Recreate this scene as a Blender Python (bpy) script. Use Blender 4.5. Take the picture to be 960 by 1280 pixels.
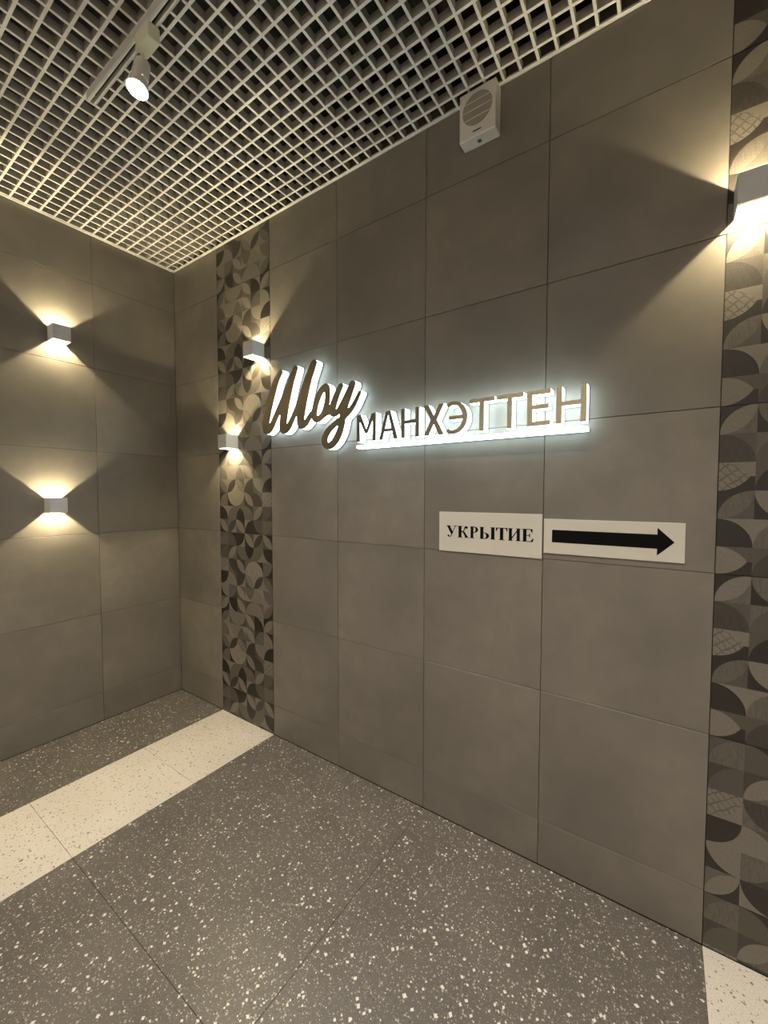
import bpy, bmesh, math, random
import numpy as np
from mathutils import Vector, Matrix
from mathutils.geometry import tessellate_polygon

for o in list(bpy.data.objects): bpy.data.objects.remove(o)
scene = bpy.context.scene
COL = scene.collection
random.seed(7)

# ------------------------------------------------------------------ camera
CAM = Vector((3.4451, -1.8998, 1.6957)); YAW, PITCH, ROLL, FPX = 0.6013, -0.0415, 0.0011, 512.44
FW = Vector((-math.sin(YAW)*math.cos(PITCH), math.cos(YAW)*math.cos(PITCH), math.sin(PITCH)))
RT = Vector((math.cos(YAW), math.sin(YAW), 0)); UP = RT.cross(FW)
RT, UP = RT*math.cos(ROLL)+UP*math.sin(ROLL), -RT*math.sin(ROLL)+UP*math.cos(ROLL)
cd = bpy.data.cameras.new('camera'); cam = bpy.data.objects.new('camera', cd); COL.objects.link(cam)
cd.sensor_fit = 'VERTICAL'; cd.sensor_height = 36; cd.lens = FPX/1280*36
cd.clip_start = 0.02
cam.matrix_world = Matrix(((RT.x, UP.x, -FW.x, CAM.x), (RT.y, UP.y, -FW.y, CAM.y), (RT.z, UP.z, -FW.z, CAM.z), (0, 0, 0, 1)))
scene.camera = cam
def unproj(px, py, axis, val):
    """photo pixel -> point on an axis-aligned plane of the room"""
    d = FW + RT*((px-480)/FPX) - UP*((py-640)/FPX)
    t = (val-CAM[axis])/d[axis]
    return CAM + d*t

# ------------------------------------------------------------------ world, exposure, light levels
w = bpy.data.worlds.new('world'); scene.world = w; w.use_nodes = True
w.node_tree.nodes['Background'].inputs[0].default_value = (0.02, 0.019, 0.017, 1)
w.node_tree.nodes['Background'].inputs[1].default_value = 0.0
vs = scene.view_settings
vs.view_transform = 'Standard'; vs.look = 'None'; vs.gamma = 1; vs.use_curve_mapping = False
vs.exposure = 0.55
WALL_LED = 17500.0        # emission strength of the small LED inside a wall lamp
WALL_COL = (1.0, 0.85, 0.54)
SIGN_STR = 4.6
SIGN_COL = (0.68, 0.91, 1.0)
SPOT_W = 155.0
FILL_W = 90.0  # power of the added bounce-fill spotlights
SPOT_COL = (1.0, 0.93, 0.86)

# ------------------------------------------------------------------ helpers
def link(name, me, mats, parent=None):
    o = bpy.data.objects.new(name, me); COL.objects.link(o)
    if mats is not None and len(me.materials) == 0:
        for m in (mats if isinstance(mats, (list, tuple)) else [mats]): me.materials.append(m)
    if parent: o.parent = parent
    return o
def bm_mesh(bm, name, smooth=None):
    bmesh.ops.recalc_face_normals(bm, faces=bm.faces)
    me = bpy.data.meshes.new(name); bm.to_mesh(me); bm.free()
    if smooth:
        for p in me.polygons: p.use_smooth = True
        me.set_sharp_from_angle(angle=math.radians(smooth))
    return me
def add_box(bm, lo, hi, bevel=0, seg=1):
    vs_ = [bm.verts.new((x, y, z)) for x in (lo[0], hi[0]) for y in (lo[1], hi[1]) for z in (lo[2], hi[2])]
    fs = [bm.faces.new([vs_[i] for i in f]) for f in ((0,1,3,2),(4,6,7,5),(0,4,5,1),(2,3,7,6),(0,2,6,4),(1,5,7,3))]
    if bevel:
        es = list({e for f in fs for e in f.edges})
        bmesh.ops.bevel(bm, geom=es, offset=bevel, segments=seg, affect='EDGES', profile=0.5)
def box_mesh(lo, hi, name, bevel=0, seg=1):
    bm = bmesh.new(); add_box(bm, lo, hi, bevel, seg); return bm_mesh(bm, name)
def add_cyl(bm, p0, p1, r0, r1=None, n=24, caps=True):
    p0, p1 = Vector(p0), Vector(p1); r1 = r0 if r1 is None else r1
    d = (p1-p0).normalized(); a = d.orthogonal().normalized(); b = d.cross(a)
    A = [bm.verts.new(p0+(a*math.cos(t)+b*math.sin(t))*r0) for t in [2*math.pi*i/n for i in range(n)]]
    B = [bm.verts.new(p1+(a*math.cos(t)+b*math.sin(t))*r1) for t in [2*math.pi*i/n for i in range(n)]]
    for i in range(n): bm.faces.new((A[i], A[(i+1) % n], B[(i+1) % n], B[i]))
    if caps: bm.faces.new(A[::-1]); bm.faces.new(B)
def prism(loops, y0, y1, name):
    """closed XZ outlines (first outer, then holes) extruded from y0 to y1"""
    flat = [p for l in loops for p in l]; n = len(flat)
    tris = tessellate_polygon([[Vector((p[0], p[1], 0)) for p in l] for l in loops])
    verts = [(p[0], y0, p[1]) for p in flat]+[(p[0], y1, p[1]) for p in flat]
    faces = [tuple(t) for t in tris]+[tuple(i+n for i in t[::-1]) for t in tris]
    k = 0
    for l in loops:
        m = len(l)
        for i in range(m): faces.append((k+i, k+(i+1) % m, k+(i+1) % m+n, k+i+n))
        k += m
    me = bpy.data.meshes.new(name); me.from_pydata(verts, [], faces)
    bm = bmesh.new(); bm.from_mesh(me); bmesh.ops.recalc_face_normals(bm, faces=bm.faces); bm.to_mesh(me); bm.free()
    return me
def empty(name, loc, label, cat, group=None):
    o = bpy.data.objects.new(name, None); COL.objects.link(o); o.location = loc; o.empty_display_size = .05
    return tag(o, label, cat, group)
def tag(o, label, cat, group=None):
    o['label'] = label; o['category'] = cat
    if group: o['group'] = group
    return o
def struct(o, label, cat):
    o['kind'] = 'structure'; return tag(o, label, cat)

# ------------------------------------------------------------------ materials
class NT:
    def __init__(s, name):
        s.m = bpy.data.materials.new(name); s.m.use_nodes = True; s.t = s.m.node_tree; s.n = s.t.nodes
        s.b = s.n['Principled BSDF']
    def new(s, typ, **kw):
        n = s.n.new(typ)
        for k, v in kw.items(): setattr(n, k, v)
        return n
    def L(s, a, b): s.t.links.new(a, b)
    def math(s, op, a, b=None):
        n = s.new('ShaderNodeMath', operation=op)
        for i, v in enumerate((a, b)):
            if v is None: continue
            if isinstance(v, (int, float)): n.inputs[i].default_value = v
            else: s.L(v, n.inputs[i])
        return n.outputs[0]
    def mix(s, f, a, b, blend='MIX'):
        n = s.new('ShaderNodeMix', data_type='RGBA', blend_type=blend)
        for sock, v in ((n.inputs[0], f), (n.inputs[6], a), (n.inputs[7], b)):
            if isinstance(v, tuple): sock.default_value = (*v, 1) if len(v) == 3 else v
            elif isinstance(v, (int, float)): sock.default_value = v
            else: s.L(v, sock)
        return n.outputs[2]
    def ramp(s, f, a, b):
        n = s.new('ShaderNodeMapRange'); n.inputs[1].default_value = a; n.inputs[2].default_value = b
        s.L(f, n.inputs[0]); return n.outputs[0]
    def noise(s, vec, scale, detail=4, rough=.5):
        n = s.new('ShaderNodeTexNoise'); n.inputs['Scale'].default_value = scale; n.inputs['Detail'].default_value = detail
        n.inputs['Roughness'].default_value = rough
        if vec: s.L(vec, n.inputs['Vector'])
        return n.outputs[0]
    def bump(s, h, strength, dist):
        n = s.new('ShaderNodeBump'); n.inputs['Strength'].default_value = strength; n.inputs['Distance'].default_value = dist
        s.L(h, n.inputs['Height']); s.L(n.outputs[0], s.b.inputs['Normal'])
def plain(name, col, rough=.5, metal=0, emit=None, es=0, spec=.5):
    k = NT(name); b = k.b
    b.inputs['Base Color'].default_value = (*col, 1); b.inputs['Roughness'].default_value = rough; b.inputs['Metallic'].default_value = metal
    b.inputs['Specular IOR Level'].default_value = spec
    if emit: b.inputs['Emission Color'].default_value = (*emit, 1); b.inputs['Emission Strength'].default_value = es
    return k.m
def srgb(r, g, b):
    f = lambda c: (c/255/12.92) if c/255 <= .04045 else ((c/255+.055)/1.055)**2.4
    return (f(r), f(g), f(b))

def tile_material():
    k = NT('concrete_look_porcelain')
    oi = k.new('ShaderNodeObjectInfo'); tc = k.new('ShaderNodeTexCoord')
    off = k.new('ShaderNodeVectorMath', operation='MULTIPLY_ADD')
    cmb = k.new('ShaderNodeCombineXYZ')
    for i in range(3): k.L(oi.outputs['Random'], cmb.inputs[i])
    k.L(cmb.outputs[0], off.inputs[0]); off.inputs[1].default_value = (37, 51, 23); k.L(tc.outputs['Object'], off.inputs[2])
    v = off.outputs[0]
    n1 = k.ramp(k.noise(v, 2.2, 5, .55), .3, .7); n2 = k.ramp(k.noise(v, 9, 5, .6), .3, .7); n3 = k.noise(v, 220, 3, .6)
    c = k.mix(n1, srgb(112, 106, 96), srgb(137, 129, 117))
    c = k.mix(k.math('MULTIPLY', n2, .5), c, srgb(110, 105, 96))
    c = k.mix(k.math('MULTIPLY', n3, .18), c, srgb(92, 84, 72))
    k.L(c, k.b.inputs['Base Color'])
    r = k.new('ShaderNodeMapRange'); k.L(n2, r.inputs[0]); r.inputs[3].default_value = .34; r.inputs[4].default_value = .44
    k.L(r.outputs[0], k.b.inputs['Roughness']); k.b.inputs['Specular IOR Level'].default_value = .4
    k.bump(n3, .06, .002)
    return k.m
def terrazzo(name, base1, base2, chips):
    k = NT(name)
    g = k.new('ShaderNodeNewGeometry'); v = g.outputs['Position']
    warp = k.new('ShaderNodeTexNoise'); warp.inputs['Scale'].default_value = 30; k.L(v, warp.inputs['Vector'])
    wm = k.new('ShaderNodeVectorMath', operation='MULTIPLY_ADD'); k.L(warp.outputs['Color'], wm.inputs[0])
    wm.inputs[1].default_value = (.014, .014, .014); k.L(v, wm.inputs[2]); wv = wm.outputs[0]
    c = k.mix(k.ramp(k.noise(v, 3.0, 4), .3, .7), base1, base2)
    c = k.mix(k.math('MULTIPLY', k.ramp(k.noise(v, 260, 3), .35, .65), .45), c, tuple(x*.55 for x in base1))
    for scale, thr, size, soft, col, amt in chips:
        vo = k.new('ShaderNodeTexVoronoi', voronoi_dimensions='3D', distance='MANHATTAN'); vo.inputs['Scale'].default_value = scale; k.L(wv, vo.inputs['Vector'])
        sep = k.new('ShaderNodeSeparateColor'); k.L(vo.outputs['Color'], sep.inputs[0])
        lim = k.math('MULTIPLY', sep.outputs[1], size)
        inside = k.math('LESS_THAN', vo.outputs['Distance'], k.math('ADD', lim, soft))
        m = k.math('MULTIPLY', inside, k.math('GREATER_THAN', sep.outputs[0], thr))
        c = k.mix(k.math('MULTIPLY', m, amt), c, col)
    k.L(c, k.b.inputs['Base Color']); k.b.inputs['Roughness'].default_value = .33
    k.b.inputs['Specular IOR Level'].default_value = .45
    return k.m
def decor_tone(name, col, kind):
    k = NT(name); tc = k.new('ShaderNodeTexCoord'); v = tc.outputs['Object']
    fine = k.noise(v, 180, 3, .65)
    c = k.mix(k.ramp(fine, .3, .7), tuple(x*.78 for x in col), tuple(min(1, x*1.18) for x in col))
    if kind == 'hatch':
        mp = k.new('ShaderNodeMapping'); mp.inputs['Rotation'].default_value = (0, math.radians(40), 0); k.L(v, mp.inputs['Vector'])
        lines = None
        for ax, sc in (('X', 34), ('Z', 22)):
            wv = k.new('ShaderNodeTexWave', wave_type='BANDS', bands_direction=ax); wv.inputs['Scale'].default_value = sc/math.pi/2*3.1
            wv.inputs['Distortion'].default_value = 2.5; wv.inputs['Detail Scale'].default_value = 3; k.L(mp.outputs[0], wv.inputs['Vector'])
            l = k.ramp(wv.outputs['Fac'], .86, .97)
            lines = l if lines is None else k.math('MAXIMUM', lines, l)
        c = k.mix(k.math('MULTIPLY', lines, .6), c, tuple(x*.3 for x in col))
    if kind == 'grain':
        mp = k.new('ShaderNodeMapping'); mp.inputs['Scale'].default_value = (140, 1, 26); k.L(v, mp.inputs['Vector'])
        g2 = k.ramp(k.noise(mp.outputs[0], 1.0, 2), .42, .62)
        c = k.mix(k.math('MULTIPLY', g2, .35), c, tuple(x*.45 for x in col))
    k.L(c, k.b.inputs['Base Color']); k.b.inputs['Roughness'].default_value = .5
    k.bump(fine, .12, .002)
    return k.m

M = {}
M['tile'] = tile_material()
M['grout'] = plain('dark_grout', srgb(54, 49, 41), .9)
M['dark_terrazzo'] = terrazzo('dark_terrazzo', srgb(88, 82, 74), srgb(99, 92, 84), [
    (170, .38, .45, .16, srgb(136, 127, 114), .75), (130, .60, .4, .12, srgb(64, 59, 53), .8),
    (112, .58, .48, .18, srgb(162, 153, 140), .8), (72, .80, .48, .18, srgb(206, 198, 184), .92)])
M['white_terrazzo'] = terrazzo('white_terrazzo', srgb(198, 189, 172), srgb(208, 199, 182), [
    (150, .50, .35, .10, srgb(160, 146, 122), .7), (95, .62, .42, .16, srgb(124, 111, 94), .85), (66, .80, .40, .16, srgb(96, 87, 75), .85)])
M['floor_joint'] = plain('floor_joint', srgb(58, 54, 48), .9)
M['plaster'] = plain('warm_white_plaster', srgb(222, 218, 208), .8)
M['void'] = plain('dark_void_paint', srgb(30, 29, 28), .9)
M['white_metal'] = plain('white_painted_metal', srgb(236, 232, 222), .45)
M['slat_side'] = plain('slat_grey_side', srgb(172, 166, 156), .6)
M['lamp_white'] = plain('lamp_white_powder_coat', srgb(200, 200, 200), .4)
M['lamp_inner'] = plain('lamp_inner_reflector', srgb(150, 146, 136), .5)
M['led'] = plain('warm_led', (1, 1, 1), .5, emit=WALL_COL, es=WALL_LED)
M['glow'] = plain('lit_white_acrylic', (.8, .8, .8), .4, emit=SIGN_COL, es=SIGN_STR)
M['bronze'] = plain('bronze_mirror_plate', srgb(160, 152, 130), .3, .9)
M['backplate'] = plain('grey_back_plate', srgb(110, 112, 110), .5)
M['sheet'] = plain('white_printed_plastic', srgb(206, 200, 186), .45)
M['ink'] = plain('black_ink', srgb(12, 11, 10), .6, spec=.1)
M['ivory'] = plain('ivory_plastic', srgb(208, 202, 190), .45)
M['grille'] = plain('grey_grille', srgb(140, 132, 120), .6)
M['dark_plastic'] = plain('dark_plastic', srgb(48, 45, 42), .5)
M['steel'] = plain('screw_steel', srgb(130, 128, 122), .35, .8)
M['track_grey'] = plain('track_grey_metal', srgb(210, 206, 200), .4)
M['spot_body'] = plain('spot_body_grey', srgb(214, 206, 194), .4)
M['adapter'] = plain('yellowed_adapter_plastic', srgb(224, 220, 190), .5)
M['spot_glow'] = plain('spot_lens_glow', (1, 1, 1), .4, emit=(1.0, .93, .84), es=60)
TONES = {
    'D': decor_tone('decor_dark_brown', srgb(38, 33, 28), 'plain'),
    'd': decor_tone('decor_brown', srgb(62, 56, 49), 'grain'),
    'g': decor_tone('decor_grey_brown', srgb(78, 72, 64), 'plain'),
    'm': decor_tone('decor_mid_taupe', srgb(94, 88, 79), 'grain'),
    'l': decor_tone('decor_light_taupe', srgb(114, 107, 96), 'plain'),
    'h': decor_tone('decor_hatched_beige', srgb(116, 109, 98), 'hatch'),
    'w': decor_tone('decor_pale_beige', srgb(130, 122, 109), 'grain')}
TKEY = list(TONES)

# ------------------------------------------------------------------ room shell
H = 3.55; RX, RY = 6.6, -4.2; TOP = 4.05; T = 0.6; J = 0.0011; TH = 0.009
wall_back = struct(link('wall_back', box_mesh((-.2, TH-.001, -.2), (RX+.2, .2, TOP), 'wall_back'), M['grout']), 'long wall of taupe concrete-look tiles with two patterned vertical strips and lit sign', 'wall')
wall_left = struct(link('wall_left', box_mesh((-.2, RY-.2, -.2), (-TH+.001, TH, TOP), 'wall_left'), M['grout']), 'narrower wall of taupe tiles with cube lamps, meeting the sign wall', 'wall')
wall_front = struct(link('wall_front', box_mesh((-.2, RY-.2, -.2), (RX+.2, RY, TOP), 'wall_front'), M['plaster']), 'plain plastered wall facing the sign wall', 'wall')
wall_right = struct(link('wall_right', box_mesh((RX, RY-.2, -.2), (RX+.2, .2, TOP), 'wall_right'), M['plaster']), 'plain plastered end wall of the corridor', 'wall')
floor = struct(link('floor', box_mesh((-.2, RY-.2, -.2), (RX+.2, .2, -TH+.0005), 'floor'), M['floor_joint']), 'terrazzo floor of dark slabs crossed by pale bands', 'floor')
ceiling = struct(link('ceiling', box_mesh((-.2, RY-.2, TOP), (RX+.2, .2, TOP+.15), 'ceiling'), M['void']), 'open white grid ceiling of square cells under a dark void', 'ceiling')

ROWS = [(0.001, .2122)]+[(.2122+T*i, .2122+T*(i+1)) for i in range(5)]+[(3.2122, 3.62)]
def wall_tile_mesh(h, name):
    return box_mesh((-T/2+J, 0, -h/2+J), (T/2-J, TH, h/2-J), name, .0012)
tile_me = {}
for i, (a, b) in enumerate(ROWS):
    key = round(b-a, 4)
    if key not in tile_me:
        tile_me[key] = wall_tile_mesh(b-a, 'wall_tile'); tile_me[key].materials.append(M['tile'])

# decor tile print: 6 x 6 cells of 100 mm with quarter discs, leaves and arches
def quarter(corner):           # arc points of a quarter disc centred on the corner, unit cell, v up
    cx, cy = {'BL': (0, 0), 'BR': (1, 0), 'TL': (0, 1), 'TR': (1, 1)}[corner]
    a0 = {'BL': 0, 'BR': 90, 'TR': 180, 'TL': 270}[corner]
    return (cx, cy), [(cx+math.cos(math.radians(a0+90*i/10)), cy+math.sin(math.radians(a0+90*i/10))) for i in range(11)]
OPP = {'BL': 'TR', 'TR': 'BL', 'TL': 'BR', 'BR': 'TL'}
def cell_polys(c):
    if c[0] == 'Q':
        ctr, arc = quarter(c[1]); oc, _ = quarter(OPP[c[1]])
        return [([ctr]+arc, c[2]), ([oc]+arc[::-1], c[3])]
    if c[0] == 'L':               # leaf on the diagonal between the two corners next to c[1]
        (c1, a1), (c2, a2) = quarter(c[1]), quarter(OPP[c[1]])
        return [(a1+a2[1:-1], c[3]), ([c1]+a2[::-1], c[2]), ([c2]+a1[::-1], c[4])]
    if c[0] == 'A':               # pointed arch standing on the bottom edge
        pts = 10
        l = [(1+math.cos(math.radians(t)), math.sin(math.radians(t))) for t in np.linspace(180, 120, pts)]
        r = [(math.cos(math.radians(t)), math.sin(math.radians(t))) for t in np.linspace(60, 0, pts)]
        out = [(l+r[1:], c[2]), ([(0, 0)]+[(0, 1), (.5, 1)]+l[::-1][0:-1], c[3]), ([(1, 1), (1, 0)]+r[::-1][1:]+[(.5, 1)], c[4])]
        return [([(v, u) for u, v in p], k) for p, k in out] if c[1] == 'L' else out      # 'L': arch lies on the left edge
PRINT = [
 [('L','TL','D','m','l'), ('Q','TR','l','m'), ('Q','TL','l','g'), ('L','TR','g','w','m'), ('Q','BL','D','l'), ('L','TL','D','l','m')],
 [('Q','BL','m','l'), ('Q','TR','l','w'), ('A','','m','l','w'), ('L','TR','m','w','m'), ('Q','BR','m','d'), ('Q','BL','l','D')],
 [('L','BL','d','m','l'), ('L','TL','l','d','w'), ('L','TR','g','h','w'), ('Q','BR','d','l'), ('Q','TR','l','g'), ('Q','BR','D','l')],
 [('Q','BR','m','D'), ('Q','TR','w','D'), ('Q','TL','w','m'), ('L','TR','d','l','d'), ('Q','BL','d','m'), ('Q','BR','h','l')],
 [('Q','BL','D','l'), ('Q','BR','m','l'), ('A','','D','m','m'), ('Q','BL','m','d'), ('L','TL','m','l','d'), ('Q','TL','g','d')],
 [('L','BL','D','l','g'), ('L','TL','m','d','l'), ('L','BL','g','l','D'), ('Q','BR','D','l'), ('Q','TR','g','D'), ('Q','TL','m','g')]]
PRINT_B = [
 [('Q','BL','D','l'), ('Q','BR','g','l'), ('L','TR','d','h','g'), ('Q','TL','l','D'), ('L','TL','d','w','m'), ('Q','TR','m','D')],
 [('L','BL','d','l','m'), ('Q','TR','d','g'), ('Q','TL','h','D'), ('L','TL','D','m','l'), ('Q','BR','l','g'), ('Q','BL','d','l')],
 [('L','TL','D','l','g'), ('Q','BR','h','D'), ('A','','d','l','m'), ('Q','BL','m','w'), ('L','TR','g','d','l'), ('Q','TL','l','m')],
 [('Q','BL','d','m'), ('Q','TR','g','m'), ('L','TL','l','D','w'), ('Q','TR','w','d'), ('Q','TL','w','d'), ('L','TL','m','g','D')],
 [('L','BL','D','h','l'), ('Q','BR','D','l'), ('L','TR','m','l','d'), ('Q','BR','d','m'), ('A','','D','l','m'), ('Q','BL','g','w')],
 [('L','TL','d','m','g'), ('Q','TL','l','d'), ('Q','BR','m','l'), ('L','TL','D','h','m'), ('Q','TR','m','D'), ('L','BL','m','l','d')]]
for r_, pair in enumerate([[('L', 'TL', 'D', 'l', 'm'), ('Q', 'TR', 'm', 'D')], [('Q', 'BL', 'd', 'g'), ('Q', 'BR', 'g', 'm')], [('A','L', 'h', 'D', 'l'), ('Q', 'BR', 'D', 'g')], [('L', 'TL', 'D', 'm', 'g'), ('Q', 'TR', 'l', 'D')], [('Q', 'BL', 'D', 'l'), ('Q', 'BR', 'm', 'l')], [('A','L', 'l', 'D', 'g'), ('Q', 'BR', 'd', 'g')]]): PRINT_B[r_][:2] = pair
def decor_mesh(prt, rot, r0, r1, h):
    """printed tile, rows r0..r1 of the print (r1-r0 may be fractional through h)"""
    verts, faces, mats = [], [], []
    W = T/2-J
    def emit(poly, tone):
        q = []
        for (u, v) in poly:
            x, z = -T/2+u, h/2-(v-r0*.1)
            q.append((max(-W, min(W, x)), 0.0, max(-h/2+J, min(h/2-J, z))))
        if max(p[2] for p in q)-min(p[2] for p in q) < 1e-5: return
        k = len(verts); tri = tessellate_polygon([[Vector((p[0], p[2], 0)) for p in q]])
        verts.extend(q)
        for t in tri: faces.append(tuple(k+i for i in t)); mats.append(TKEY.index(tone))
    for r in range(6):
        for c in range(6):
            cell = prt[r][c] if rot == 0 else prt[5-r][5-c]
            for poly, tone in cell_polys(cell):
                if rot == 180: poly = [(1-a, 1-b) for a, b in poly]
                pts = [(c*.1+a*.1, r*.1+(1-b)*.1) for a, b in poly]
                if min(p[1] for p in pts) >= r1*.1-1e-6 or max(p[1] for p in pts) <= r0*.1+1e-6: continue
                emit(pts, tone)
    k = len(verts)
    for y in (0.0004, TH):
        for x, z in ((-W, -h/2+J), (W, -h/2+J), (W, h/2-J), (-W, h/2-J)): verts.append((x, y, z))
    for a in range(4):
        b = (a+1) % 4; faces.append((k+a, k+b, k+4+b, k+4+a)); mats.append(1)
    me = bpy.data.meshes.new('decor_tile'); me.from_pydata(verts, [], faces)
    bm = bmesh.new(); bm.from_mesh(me)
    for f in bm.faces:
        if abs(f.normal.y) > .5 and f.normal.y > 0: f.normal_flip()
    bm.to_mesh(me); bm.free()
    for t in TKEY: me.materials.append(TONES[t])
    for p, m in zip(me.polygons, mats): p.material_index = m
    return me

for ci in range(11):
    for ri, (a, b) in enumerate(ROWS):
        h = b-a; x = T*ci+T/2
        if ci in (1, 6):
            left = ci == 1
            rot = (180 if ri % 2 == 0 else 0) if left else (0 if ri > 1 else 180)
            prt = PRINT if (left and ri != 3) or ri < 2 else PRINT_B
            if left and ri == 3: prt, rot = PRINT, 0
            r0, r1 = (0, 6) if 0 < ri < 6 else ((0, h/.1) if ri == 0 else (6-h/.1, 6))
            o = link('decor_tile', decor_mesh(prt, rot, r0, r1, h), None, wall_back)
        else:
            o = link('wall_tile', tile_me[round(h, 4)], None, wall_back)
        o.location = (x, 0, (a+b)/2)
for ci in range(7):
    for a, b in ROWS:
        o = link('wall_tile', tile_me[round(b-a, 4)], None, wall_left)
        o.rotation_euler.z = math.radians(90); o.location = (0, -T*ci-T/2, (a+b)/2)

# floor slabs: pale bands in line with the patterned strips, dark slabs between
def slab(x0, x1, y0, y1, mat):
    x0, x1, y1, y0 = max(x0, .0015), min(x1, RX), min(y1, -.0015), max(y0, RY)
    cx, cy = (x0+x1)/2, (y0+y1)/2
    o = link('floor_slab', box_mesh((x0-cx+.0008, y0-cy+.0008, -TH), (x1-cx-.0008, y1-cy-.0008, 0), 'floor_slab', .0004), mat, floor)
    o.location = (cx, cy, 0)
for j in range(7):
    for x0 in (.6, 3.6): slab(x0, x0+.6, -T*(j+1), -T*j, M['white_terrazzo'])
for j in range(4):
    y0, y1 = -1.2*(j+1), -1.2*j
    if j % 2 == 0: slab(0, .6, y0-1.2, y1, M['dark_terrazzo'])
    for x0 in (1.2, 2.4, 4.2, 5.4): slab(x0, x0+1.2, y0, y1, M['dark_terrazzo'])

# white grid ceiling
PX = .075; BW, BH = .012, .040
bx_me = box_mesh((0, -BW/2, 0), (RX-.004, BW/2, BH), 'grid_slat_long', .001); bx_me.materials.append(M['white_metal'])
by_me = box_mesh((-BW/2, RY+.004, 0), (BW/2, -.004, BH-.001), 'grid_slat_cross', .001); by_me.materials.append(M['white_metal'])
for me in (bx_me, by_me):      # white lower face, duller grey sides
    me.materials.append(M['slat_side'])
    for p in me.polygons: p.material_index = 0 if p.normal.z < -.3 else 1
TRACK_Y = -1.035
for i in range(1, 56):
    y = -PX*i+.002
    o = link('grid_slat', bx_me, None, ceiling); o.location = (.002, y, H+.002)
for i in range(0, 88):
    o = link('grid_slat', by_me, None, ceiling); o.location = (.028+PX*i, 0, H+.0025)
def ltrim(name, lo, hi, lo2, hi2, lab):
    bm = bmesh.new(); add_box(bm, lo, hi); add_box(bm, lo2, hi2)
    struct(link(name, bm_mesh(bm, name), M['white_metal']), lab, 'trim')
ltrim('trim_1', (0, -.019, H), (RX, -.0005, H+.0018), (0, -.0022, H), (RX, -.0005, H+.025), 'white metal angle edging the grid ceiling along the sign wall')
ltrim('trim_2', (.0005, RY, H), (.019, 0, H+.0018), (.0005, RY, H), (.0022, 0, H+.025), 'white metal angle edging the grid ceiling along the lamp wall')

# ------------------------------------------------------------------ wall lamps (cube, light up and down)
LS = .05
def lamp_meshes():
    t = .003
    bm = bmesh.new()           # open tube, local: wall plane y = 0, room towards -y
    for lo, hi in (((-LS, -.1, -LS), (LS, -.1+t, LS)), ((-LS, -.1+t, -LS), (-LS+t, -.001, LS)), ((LS-t, -.1+t, -LS), (LS, -.001, LS))):
        add_box(bm, lo, hi, .0006)
    hous = bm_mesh(bm, 'housing'); hous.materials.append(M['lamp_white'])
    bm = bmesh.new(); add_box(bm, (-LS+t, -.003, -LS+.002), (LS-t, -.0005, LS-.002)); bp = bm_mesh(bm, 'mounting_plate'); bp.materials.append(M['lamp_white'])
    bm = bmesh.new(); add_box(bm, (-LS+t, -.1+t, -.006), (LS-t, -.003, .006)); core = bm_mesh(bm, 'core'); core.materials.append(M['lamp_inner'])
    leds = []
    for s in (1, -1):
        bm = bmesh.new(); add_cyl(bm, (0, -.068, s*.0062), (0, -.068, s*.0085), .0042, n=12); me = bm_mesh(bm, 'led'); me.materials.append(M['led']); leds.append(me)
    return hous, bp, core, leds
LM = lamp_meshes()
def wall_lamp(loc, rz, label, roll=0):
    t = empty('wall_lamp', loc, label, 'lamp', 'white cube wall lamps shining up and down')
    t.rotation_euler = (0, 0, rz)
    hous, bp, core, leds = LM
    link('housing', hous, None, t); link('mounting_plate', bp, None, t); link('core', core, None, t)
    for me in leds: link('led', me, None, t)
    if roll:
        t.rotation_euler = (Matrix.Rotation(rz, 3, 'Z') @ Matrix.Rotation(roll, 3, 'Y')).to_euler()
    return t
wall_lamp((1.090, 0, 2.687), 0, 'white cube lamp on patterned strip just above the script word of the sign')
wall_lamp((.787, 0, 2.083), 0, 'white cube lamp on patterned strip beside the corner, below the other strip lamp')
wall_lamp((3.666, 0, 2.700), 0, 'white cube lamp on the patterned strip at the far end from the corner')
wall_lamp((0, -.822, 2.775), math.radians(90), 'upper white cube lamp on the plain tiled wall near the corner')
wall_lamp((0, -.870, 1.624), math.radians(90), 'lower white cube lamp on the plain tiled wall near the corner')
wall_lamp((0, -1.76, 2.775), math.radians(90), 'upper white cube lamp on the plain tiled wall farther from the corner')
wall_lamp((0, -1.74, 1.624), math.radians(90), 'lower white cube lamp on the plain tiled wall farther from the corner')

# ------------------------------------------------------------------ loudspeaker under the ceiling
sp = empty('wall_loudspeaker', (2.698, 0, 3.330), 'ivory box loudspeaker with round grille under the grid ceiling on the sign wall', 'loudspeaker')
D, W2, HS = .068, .087, .212
link('cabinet', box_mesh((-W2, -D, 0), (W2, -.0008, HS), 'cabinet', .006, 3), M['ivory'], sp)
gz = HS-.092
bm = bmesh.new(); add_cyl(bm, (0, -D-.0006, gz), (0, -D+.004, gz), .071, n=48)
gr = link('grille', bm_mesh(bm, 'grille'), M['grille'], sp)
bm = bmesh.new()
for i in range(-17, 18):
    x = i*.004; hh = math.sqrt(max(0, .070**2-x*x))
    if hh > .01: add_box(bm, (x-.0009, -D-.0016, gz-hh), (x+.0009, -D-.0004, gz+hh))
o = link('grille_rib', bm_mesh(bm, 'grille_rib'), plain('grille_rib_grey', srgb(164, 156, 142), .6), gr); o['kind'] = 'stuff'
for dz in (-.036, 0, .036):
    hw = math.sqrt(.0705**2-dz*dz)
    link('grille_bar', box_mesh((-hw, -D-.0024, gz+dz-.0017), (hw, -D-.0004, gz+dz+.0017), 'grille_bar', .0004), M['ivory'], gr)
link('badge', box_mesh((-.020, -D-.0012, .022), (.020, -D+.002, .027), 'badge'), M['dark_plastic'], sp)
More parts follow.
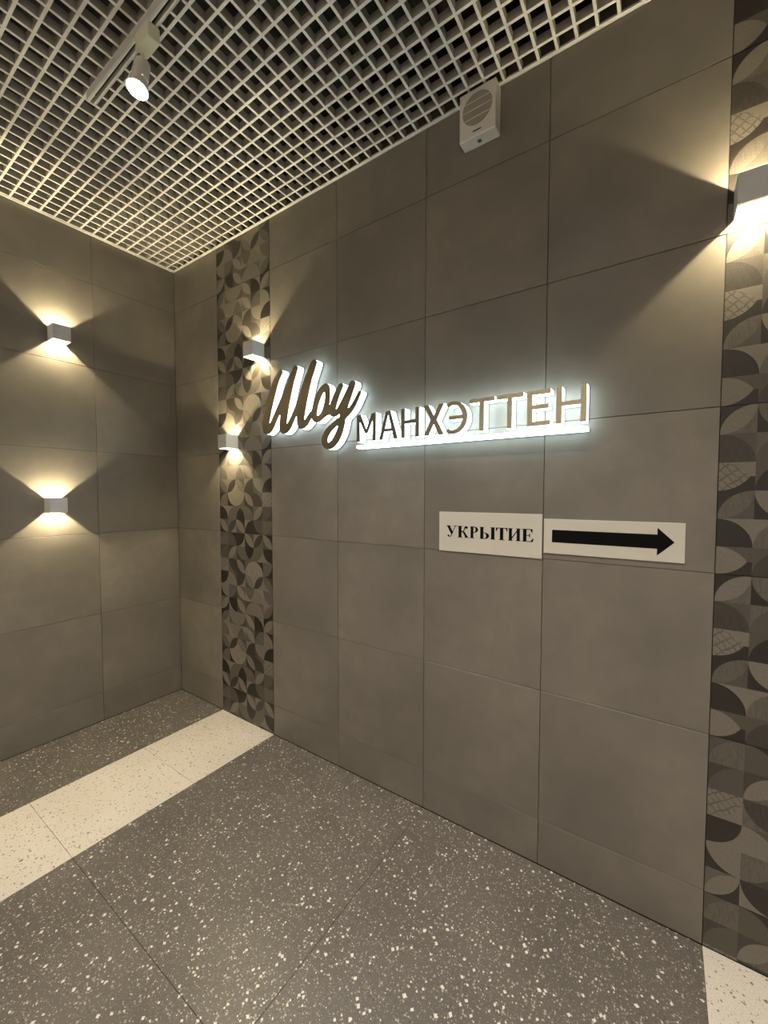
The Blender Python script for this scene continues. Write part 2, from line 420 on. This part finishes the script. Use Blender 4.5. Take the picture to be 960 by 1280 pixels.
bm = bmesh.new(); add_cyl(bm, (0, -.034, -.0016), (0, -.034, .003), .010, .010, 20); add_cyl(bm, (0, -.034, -.0026), (0, -.034, -.0014), .004, .004, 10)
link('screw', bm_mesh(bm, 'screw'), M['steel'], sp)

# ------------------------------------------------------------------ ceiling track and spotlight
TZ = H-.034
TL = 4.4
def light_track(y, label):
    tr = empty('light_track', (1.2, y, H), label, 'light track')
    bm = bmesh.new()
    add_box(bm, (0, -.018, -.034), (TL, -.0075, 0)); add_box(bm, (0, .0075, -.034), (TL, .018, 0)); add_box(bm, (0, -.0075, -.010), (TL, .0075, 0))
    link('rail', bm_mesh(bm, 'rail'), M['track_grey'], tr)
    link('slot', box_mesh((.03, -.0074, -.014), (TL-.03, .0074, -.0101), 'slot'), M['dark_plastic'], tr)
    for s in (-1, 1): link('slot_edge', box_mesh((0, s*.0095-.002, -.0355), (TL, s*.0095+.002, -.0338), 'slot_edge'), M['white_metal'], tr)
    link('end_cap', box_mesh((-.008, -.0185, -.0355), (0, .0185, 0), 'end_cap', .001), M['white_metal'], tr)
light_track(TRACK_Y, 'grey ceiling light track with a dark slot, nearer the sign wall')
light_track(-2.95, 'added unseen grey light track carrying the fill spotlights, nearer the plain plastered wall')  # unseen second track, added to carry the fill spotlights

def spotlight(x, aim, label, power, y=TRACK_Y, spread=125):
    t = empty('track_spotlight', (x, y, TZ), label, 'spotlight', 'spotlights on the ceiling track')
    link('adapter', box_mesh((-.050, -.024, -.062), (.050, .024, -.002), 'adapter', .004, 2), M['adapter'], t)
    bm = bmesh.new(); add_cyl(bm, (-.045, 0, -.095), (-.045, 0, -.058), .008, n=16); link('stem', bm_mesh(bm, 'stem'), M['spot_body'], t)
    a = Vector(aim).normalized(); c = Vector((-.045, 0, -.105))+a*.05
    b0, b1 = c-a*.060, c+a*.065
    bm = bmesh.new(); add_cyl(bm, b0, c+a*.02, .028, .032, 32); add_cyl(bm, c+a*.0201, b1, .032, .038, 32, caps=False)
    hd = link('head', bm_mesh(bm, 'head', 35), M['spot_body'], t)
    bm = bmesh.new(); add_cyl(bm, c+a*.050, c+a*.060, .0345, .035, 32); link('lens', bm_mesh(bm, 'lens', 35), M['spot_glow'], t)
    sd = bpy.data.lights.new('spot_beam', 'SPOT'); sd.energy = power; sd.color = SPOT_COL; sd.spot_size = math.radians(spread); sd.spot_blend = 1.0; sd.shadow_soft_size = .035
    so = bpy.data.objects.new('spot_beam', sd); COL.objects.link(so); so.parent = t; so.location = c+a*.075
    so.rotation_euler = a.to_track_quat('-Z', 'Y').to_euler()
spotlight(1.72, (.05, -.20, -.95), 'lit track spotlight with yellowed adapter near the end of the ceiling track', SPOT_W)
spotlight(3.05, (.05, -.25, -1), 'added unseen spotlight lighting the room, on the track above the middle of the sign wall', SPOT_W)  # unseen, added to raise the general room light
spotlight(4.50, (0, -.3, -1), 'added unseen spotlight lighting the room, on the track past the far patterned strip', SPOT_W)  # unseen as well, added for general room light

for x, lab in ((1.7, 'added unseen fill spotlight bouncing off the plastered wall, nearest the cube-lamp wall'), (3.3, 'added unseen fill spotlight bouncing off the middle of the plastered wall'), (4.9, 'added unseen fill spotlight bouncing off the plastered wall, nearest the plain end wall')):
    spotlight(x, (0, -1, -.45), lab, FILL_W, -2.95, 120)  # unseen lamps added so the plaster bounces soft fill onto the sign wall

# ------------------------------------------------------------------ illuminated sign
YF, YB = -.060, -.008
sign = empty('illuminated_sign', (2.2, 0, 1.96), 'backlit white sign with bronze-faced script word, block letters and underline on the tiled wall', 'sign')
def place(o): o.matrix_parent_inverse = Matrix.Translation(-Vector(sign.location)); return o
def sign_piece(name, loops, label=None, face=True):
    b = place(link(name, prism(loops, YF+.003 if face else YF, YB, name), M['glow'], sign))
    if face: link('face_plate', prism(loops, YF, YF+.003, 'face_plate'), M['bronze'], b)
    link('back_plate', prism(loops, YB, -.001, 'back_plate'), M['backplate'], b)
    if label: b['label'] = label
# script word: brush strokes traced as (x, y, radius) in a 6.4x view of photo region (320,430), mapped onto the letter plane
STROKES = [
 [(196,224,18),(163,290,22),(132,390,26),(106,490,28),(86,590,28),(78,660,26),(84,700,23),(112,680,22),(150,600,22),(190,510,23),(240,400,26),(290,270,23),(316,190,19)],
 [(316,190,19),(285,280,24),(254,390,31),(232,500,32),(220,600,30),(214,670,27),(224,695,24),(256,668,22),(290,600,20),(325,520,20),(365,420,23),(420,280,25),(465,146,22)],
 [(465,146,22),(428,240,28),(394,360,34),(370,470,36),(358,570,32),(354,630,28),(366,655,24),(398,632,22),(428,580,19),(455,545,18)],
 [(558,340,26),(520,378,23),(488,450,22),(468,530,23),(466,585,24),(488,604,24),(524,578,23),(553,530,24),(568,460,22),(572,400,21),(564,345,25)],
 [(524,578,22),(560,556,19),(598,545,19)],
 [(680,332,19),(648,400,24),(620,480,27),(608,540,26),(622,562,22),(655,540,21),(692,480,22),(728,410,24),(755,355,24),(774,312,22)],
 [(774,312,22),(740,400,30),(712,480,30),(696,560,26),(684,640,25),(668,700,26),(638,765,27),(603,806,27),(572,816,26),(550,788,25),(556,735,24),(592,678,22),(640,634,21),(690,592,22),(738,545,21),(778,490,18),(808,430,15),(829,384,13)]]
def script_loops():
    st = 4.0; xs = np.arange(20, 900, st); ys = np.arange(90, 880, st)
    X, Y = np.meshgrid(xs, ys); F = np.full(X.shape, 1e9)
    for s in STROKES:
        P = np.array(s, float); fine = []           # Catmull-Rom smoothing
        for i in range(len(P)-1):
            p0, p1, p2, p3 = P[max(i-1, 0)], P[i], P[i+1], P[min(i+2, len(P)-1)]
            for t in np.linspace(0, 1, 6, endpoint=False):
                fine.append(.5*(2*p1+(p2-p0)*t+(2*p0-5*p1+4*p2-p3)*t*t+(3*p1-p0-3*p2+p3)*t**3))
        fine.append(P[-1])
        for a, b in zip(fine[:-1], fine[1:]):
            d = b[:2]-a[:2]; L2 = d@d+1e-9
            t = np.clip(((X-a[0])*d[0]+(Y-a[1])*d[1])/L2, 0, 1)
            F = np.minimum(F, np.hypot(X-a[0]-t*d[0], Y-a[1]-t*d[1])-(a[2]+(b[2]-a[2])*t))
    segs = {}
    inside = F < 0
    ny, nx = F.shape
    def pt(i0, j0, i1, j1):
        f0, f1 = F[i0, j0], F[i1, j1]; t = f0/(f0-f1)
        return (xs[j0]+(xs[j1]-xs[j0])*t, ys[i0]+(ys[i1]-ys[i0])*t)
    mixed = inside[:-1, :-1].astype(int)+inside[1:, :-1]+inside[:-1, 1:]+inside[1:, 1:]
    E = {}
    for i, j in zip(*np.where((mixed > 0) & (mixed < 4))):
        cs = [(i, j), (i, j+1), (i+1, j+1), (i+1, j)]; ins = [inside[c] for c in cs]; cr = []
        for k in range(4):
            a, b = cs[k], cs[(k+1) % 4]
            if ins[k] != ins[(k+1) % 4]: cr.append((tuple(sorted((a, b))), ins[k]))
        # from an in->out crossing to an out->in crossing
        outs = [e for e, s in cr if s]; inn = [e for e, s in cr if not s]
        if len(outs) == 1: E[outs[0]] = inn[0]
        else:
            for e in outs:
                k = [c[0] for c in cr].index(e); E[e] = cr[(k+1) % 4][0] if not cr[(k+1) % 4][1] else cr[(k-1) % 4][0]
    loops = []
    while E:
        s = next(iter(E)); l = []; c = s
        while c in E: l.append(c); c = E.pop(c)
        if len(l) > 8: loops.append([pt(*e[0], *e[1]) for e in l])
    out = []
    for l in loops:
        a = np.array(l); a = (a+np.roll(a, 1, 0)+np.roll(a, -1, 0))/3
        keep = [0]
        for i in range(1, len(a)-1):
            if np.hypot(*(a[i]-a[keep[-1]])) > 5: keep.append(i)
        a = a[keep]
        area = .5*np.sum(a[:, 0]*np.roll(a[:, 1], -1)-np.roll(a[:, 0], -1)*a[:, 1])
        if abs(area) < 60: continue
        q = [unproj(320+x/6.4, 430+y/6.4, 1, YF) for x, y in a]
        out.append((abs(area), [(p.x, p.z) for p in q]))
    out.sort(key=lambda t: -t[0])
    return [o[1] for o in out]
sign_piece('script_word', script_loops(), 'slanted brush-script word with bronze face and glowing white sides')

CB, CT = 1.994, 2.146; C = CT-CB; t_ = .0225; hb = .0190
def Xa(zx, zy=400): return unproj(430+zx/5.647, 470+zy/5.647, 1, YF).x
def Xb(zx, zy=300): return unproj(580+zx/5.647, 460+zy/5.647, 1, YF).x
def g_M(w): t = t_; return [[(0,0),(0,C),(1.25*t,C),(w/2,.44*C),(w-1.25*t,C),(w,C),(w,0),(w-t,0),(w-t,.74*C),(w/2+.42*t,.30*C),(w/2-.42*t,.30*C),(t,.74*C),(t,0)]]
def g_A(w):
    t = t_*1.08; iL = lambda v: t+(w/2-t)*(v/(.86*C)); iR = lambda v: w-iL(v)
    return [[(0,0),(w/2-.55*t,C),(w/2+.55*t,C),(w,0),(w-t,0),(iR(.28*C),.28*C),(iL(.28*C),.28*C),(t,0)], [(iL(.39*C),.39*C),(w/2,.86*C),(iR(.39*C),.39*C)]]
def g_H(w): t = t_; a, b = C*.5-hb*.5+.006, C*.5+hb*.5+.006; return [[(0,0),(0,C),(t,C),(t,b),(w-t,b),(w-t,C),(w,C),(w,0),(w-t,0),(w-t,a),(t,a),(t,0)]]
def g_X(w): t = t_; return [[(0,0),(w/2-.72*t,C/2),(0,C),(1.22*t,C),(w/2,C/2+.95*t),(w-1.22*t,C),(w,C),(w/2+.72*t,C/2),(w,0),(w-1.22*t,0),(w/2,C/2-.95*t),(1.22*t,0)]]
def g_E2(w):
    xc = .36*w; rx, ry = w-xc, C/2+.003; ix, iy = rx-t_*1.1, ry-hb
    A = math.radians(124)
    out = [(xc+rx*math.cos(a), C/2+ry*math.sin(a)) for a in np.linspace(A, -A, 40)]
    inn = [(xc+ix*math.cos(a), C/2+iy*math.sin(a)) for a in np.linspace(-A, -.14, 20)]
    inn += [(.16*w, C/2-hb/2), (.16*w, C/2+hb/2)]
    inn += [(xc+ix*math.cos(a), C/2+iy*math.sin(a)) for a in np.linspace(.14, A, 20)]
    return [out+inn]
def g_T(w): t = t_; m = w/2; return [[(0,C),(w,C),(w,C-hb),(m+t/2,C-hb),(m+t/2,0),(m-t/2,0),(m-t/2,C-hb),(0,C-hb)]]
def g_E(w): t = t_; m = C*.53; return [[(0,0),(0,C),(w,C),(w,C-hb),(t,C-hb),(t,m+hb/2),(w*.93,m+hb/2),(w*.93,m-hb/2),(t,m-hb/2),(t,hb),(w,hb),(w,0)]]
for g, x0, x1 in ((g_M, Xa(90), Xa(225)), (g_A, Xa(245), Xa(380)), (g_H, Xa(403), Xa(530)), (g_X, Xa(562), Xa(705)), (g_E2, Xa(718), Xa(870)),
                  (g_T, Xb(38), Xb(215)), (g_T, Xb(228), Xb(418)), (g_E, Xb(445), Xb(610)), (g_H, Xb(650), Xb(865))):
    sign_piece('block_letter', [[(x0+u, CB+v) for u, v in l] for l in g(x1-x0)])
ux0, ux1 = Xa(90, 480), Xb(868, 420)
sign_piece('underline_bar', [[(ux0, 1.959), (ux1, 1.959), (ux1, 1.975), (ux0, 1.975)]], 'glowing white underline bar', face=False)

# ------------------------------------------------------------------ printed plates
def plate(name, x0, x1, z0, z1, label):
    t = empty(name, ((x0+x1)/2, 0, z0), label, 'sign')
    o = link('board', box_mesh((-(x1-x0)/2, -.005, 0), ((x1-x0)/2, -.0006, z1-z0), 'board', .0006), M['sheet'], t)
    return t, (x0+x1)/2, z0
def flat_print(name, polys, parent, ox, oz, mat, y=-.0054):
    verts, faces = [], []
    for p in polys:
        k = len(verts); verts += [(a-ox, y, b-oz) for a, b in p]
        for tr_ in tessellate_polygon([[Vector((a, b, 0)) for a, b in p]]): faces.append(tuple(k+i for i in tr_))
    me = bpy.data.meshes.new(name); me.from_pydata(verts, [], faces)
    bm = bmesh.new(); bm.from_mesh(me)
    for f in bm.faces:
        f.normal_update()
        if f.normal.y > 0: f.normal_flip()
    bm.to_mesh(me); bm.free()
    return link(name, me, mat, parent)
pl, ox, oz = plate('word_plate', 2.490, 2.997, 1.412, 1.611, 'white plate with the black serif word УКРЫТИЕ, under the glowing sign')
def R(a, b, c, d): return [(a, c), (b, c), (b, d), (a, d)]
def ring(cx, cy, rx, ry, ix, iy, a0, a1, n=16):
    o_ = [(cx+rx*math.cos(math.radians(a)), cy+ry*math.sin(math.radians(a))) for a in np.linspace(a0, a1, n)]
    i_ = [(cx+ix*math.cos(math.radians(a)), cy+iy*math.sin(math.radians(a))) for a in np.linspace(a1, a0, n)]
    return o_+i_
def disc(cx, cy, rx, ry, n=14): return [(cx+rx*math.cos(2*math.pi*i/n), cy+ry*math.sin(2*math.pi*i/n)) for i in range(n)]
s = .045   # serif thickness
GL = {
 'У': [[(.06,1-s),(.34,1-s),(.64,.40),(.49,.18)], [(.80,1-s),(.86,1-s),(.52,.18),(.42,.06),(.36,.10),(.47,.24)], R(0,.42,1-s,1), R(.66,1,1-s,1),
       ring(.30,.14,.17,.15,.11,.09,200,330), disc(.20,.12,.095,.085)],
 'К': [R(.08,.36,0,1), R(0,.44,0,s), R(0,.44,1-s,1), [(.34,.46),(.34,.56),(.48,.56),(.50,.46)], [(.44,.54),(.62,.52),(.95,.05),(.68,.05)], R(.62,1,0,s),
       [(.42,.50),(.56,.54),(.66,.72),(.72,.90),(.62,.86),(.54,.66)], disc(.80,.88,.12,.11), ring(.78,.78,.20,.22,.12,.14,90,170)],
 'Р': [R(.10,.44,0,1), R(0,.56,0,s), R(0,.5,1-s,1), ring(.50,.735,.48,.265,.18,.215,-90,90), R(.42,.52,1-.05,1), R(.42,.52,.47,.52)],
 'Ы': [R(.05,.255,0,1), R(0,.30,1-s,1), R(0,.3,0,s), ring(.32,.27,.30,.27,.11,.22,-90,90), R(.24,.34,.49,.54), R(.24,.34,0,.05), R(.745,.955,0,1), R(.70,1,0,s), R(.70,1,1-s,1)],
 'Т': [R(.355,.645,0,1), R(.24,.76,0,s), R(0,1,.94,1), [(0,.70),(.05,.70),(.16,.94),(0,.94)], [(1,.70),(.95,.70),(.84,.94),(1,.94)]],
 'И': [R(.07,.315,0,1), R(.685,.93,0,1), R(0,.38,0,s), R(0,.38,1-s,1), R(.62,1,0,s), R(.62,1,1-s,1), [(.30,.14),(.30,.28),(.70,.86),(.70,.72)]],
 'Е': [R(.10,.40,0,1), R(0,.92,0,.055), R(0,.90,.945,1), R(0,.5,0,s), R(.38,.62,.475,.53), [(.58,.50),(.66,.32),(.70,.32),(.70,.68),(.66,.68)],
       [(.90,.70),(.85,.70),(.70,.945),(.90,.945)], [(1,.30),(.95,.30),(.74,.055),(.92,.0),(.94,.0)]]}
px0 = lambda a: unproj(540+a/6, 630+220/6, 1, -.005).x
zb, zt = 1.4845, 1.5425
for ch, a, b in (('У',108,188),('К',192,276),('Р',283,347),('Ы',356,474),('Т',479,566),('И',570,666),('Е',674,763)):
    X0, X1 = px0(a), px0(b)
    flat_print('printed_letter', [[(X0+(X1-X0)*u, zb+(zt-zb)*v) for u, v in p] for p in GL[ch]], pl, ox, oz, M['ink'])
ap, ox, oz = plate('arrow_plate', 3.0045, 3.5105, 1.440, 1.5915, 'white plate with a long black arrow pointing away from the corner')
q = lambda a, b: (lambda p: (p.x, p.z))(unproj(640+a/3.2, 460+b/3.2, 1, -.005))
x0 = q(160, 670)[0]; x1 = q(581, 690)[0]; x2 = q(651, 696)[0]
zc = 1.5170
flat_print('printed_arrow', [[(x0, zc-.0275), (x1, zc-.0275), (x1, zc-.054), (x2, zc), (x1, zc+.054), (x1, zc+.0275), (x0, zc+.0275)]], ap, ox, oz, M['ink'])
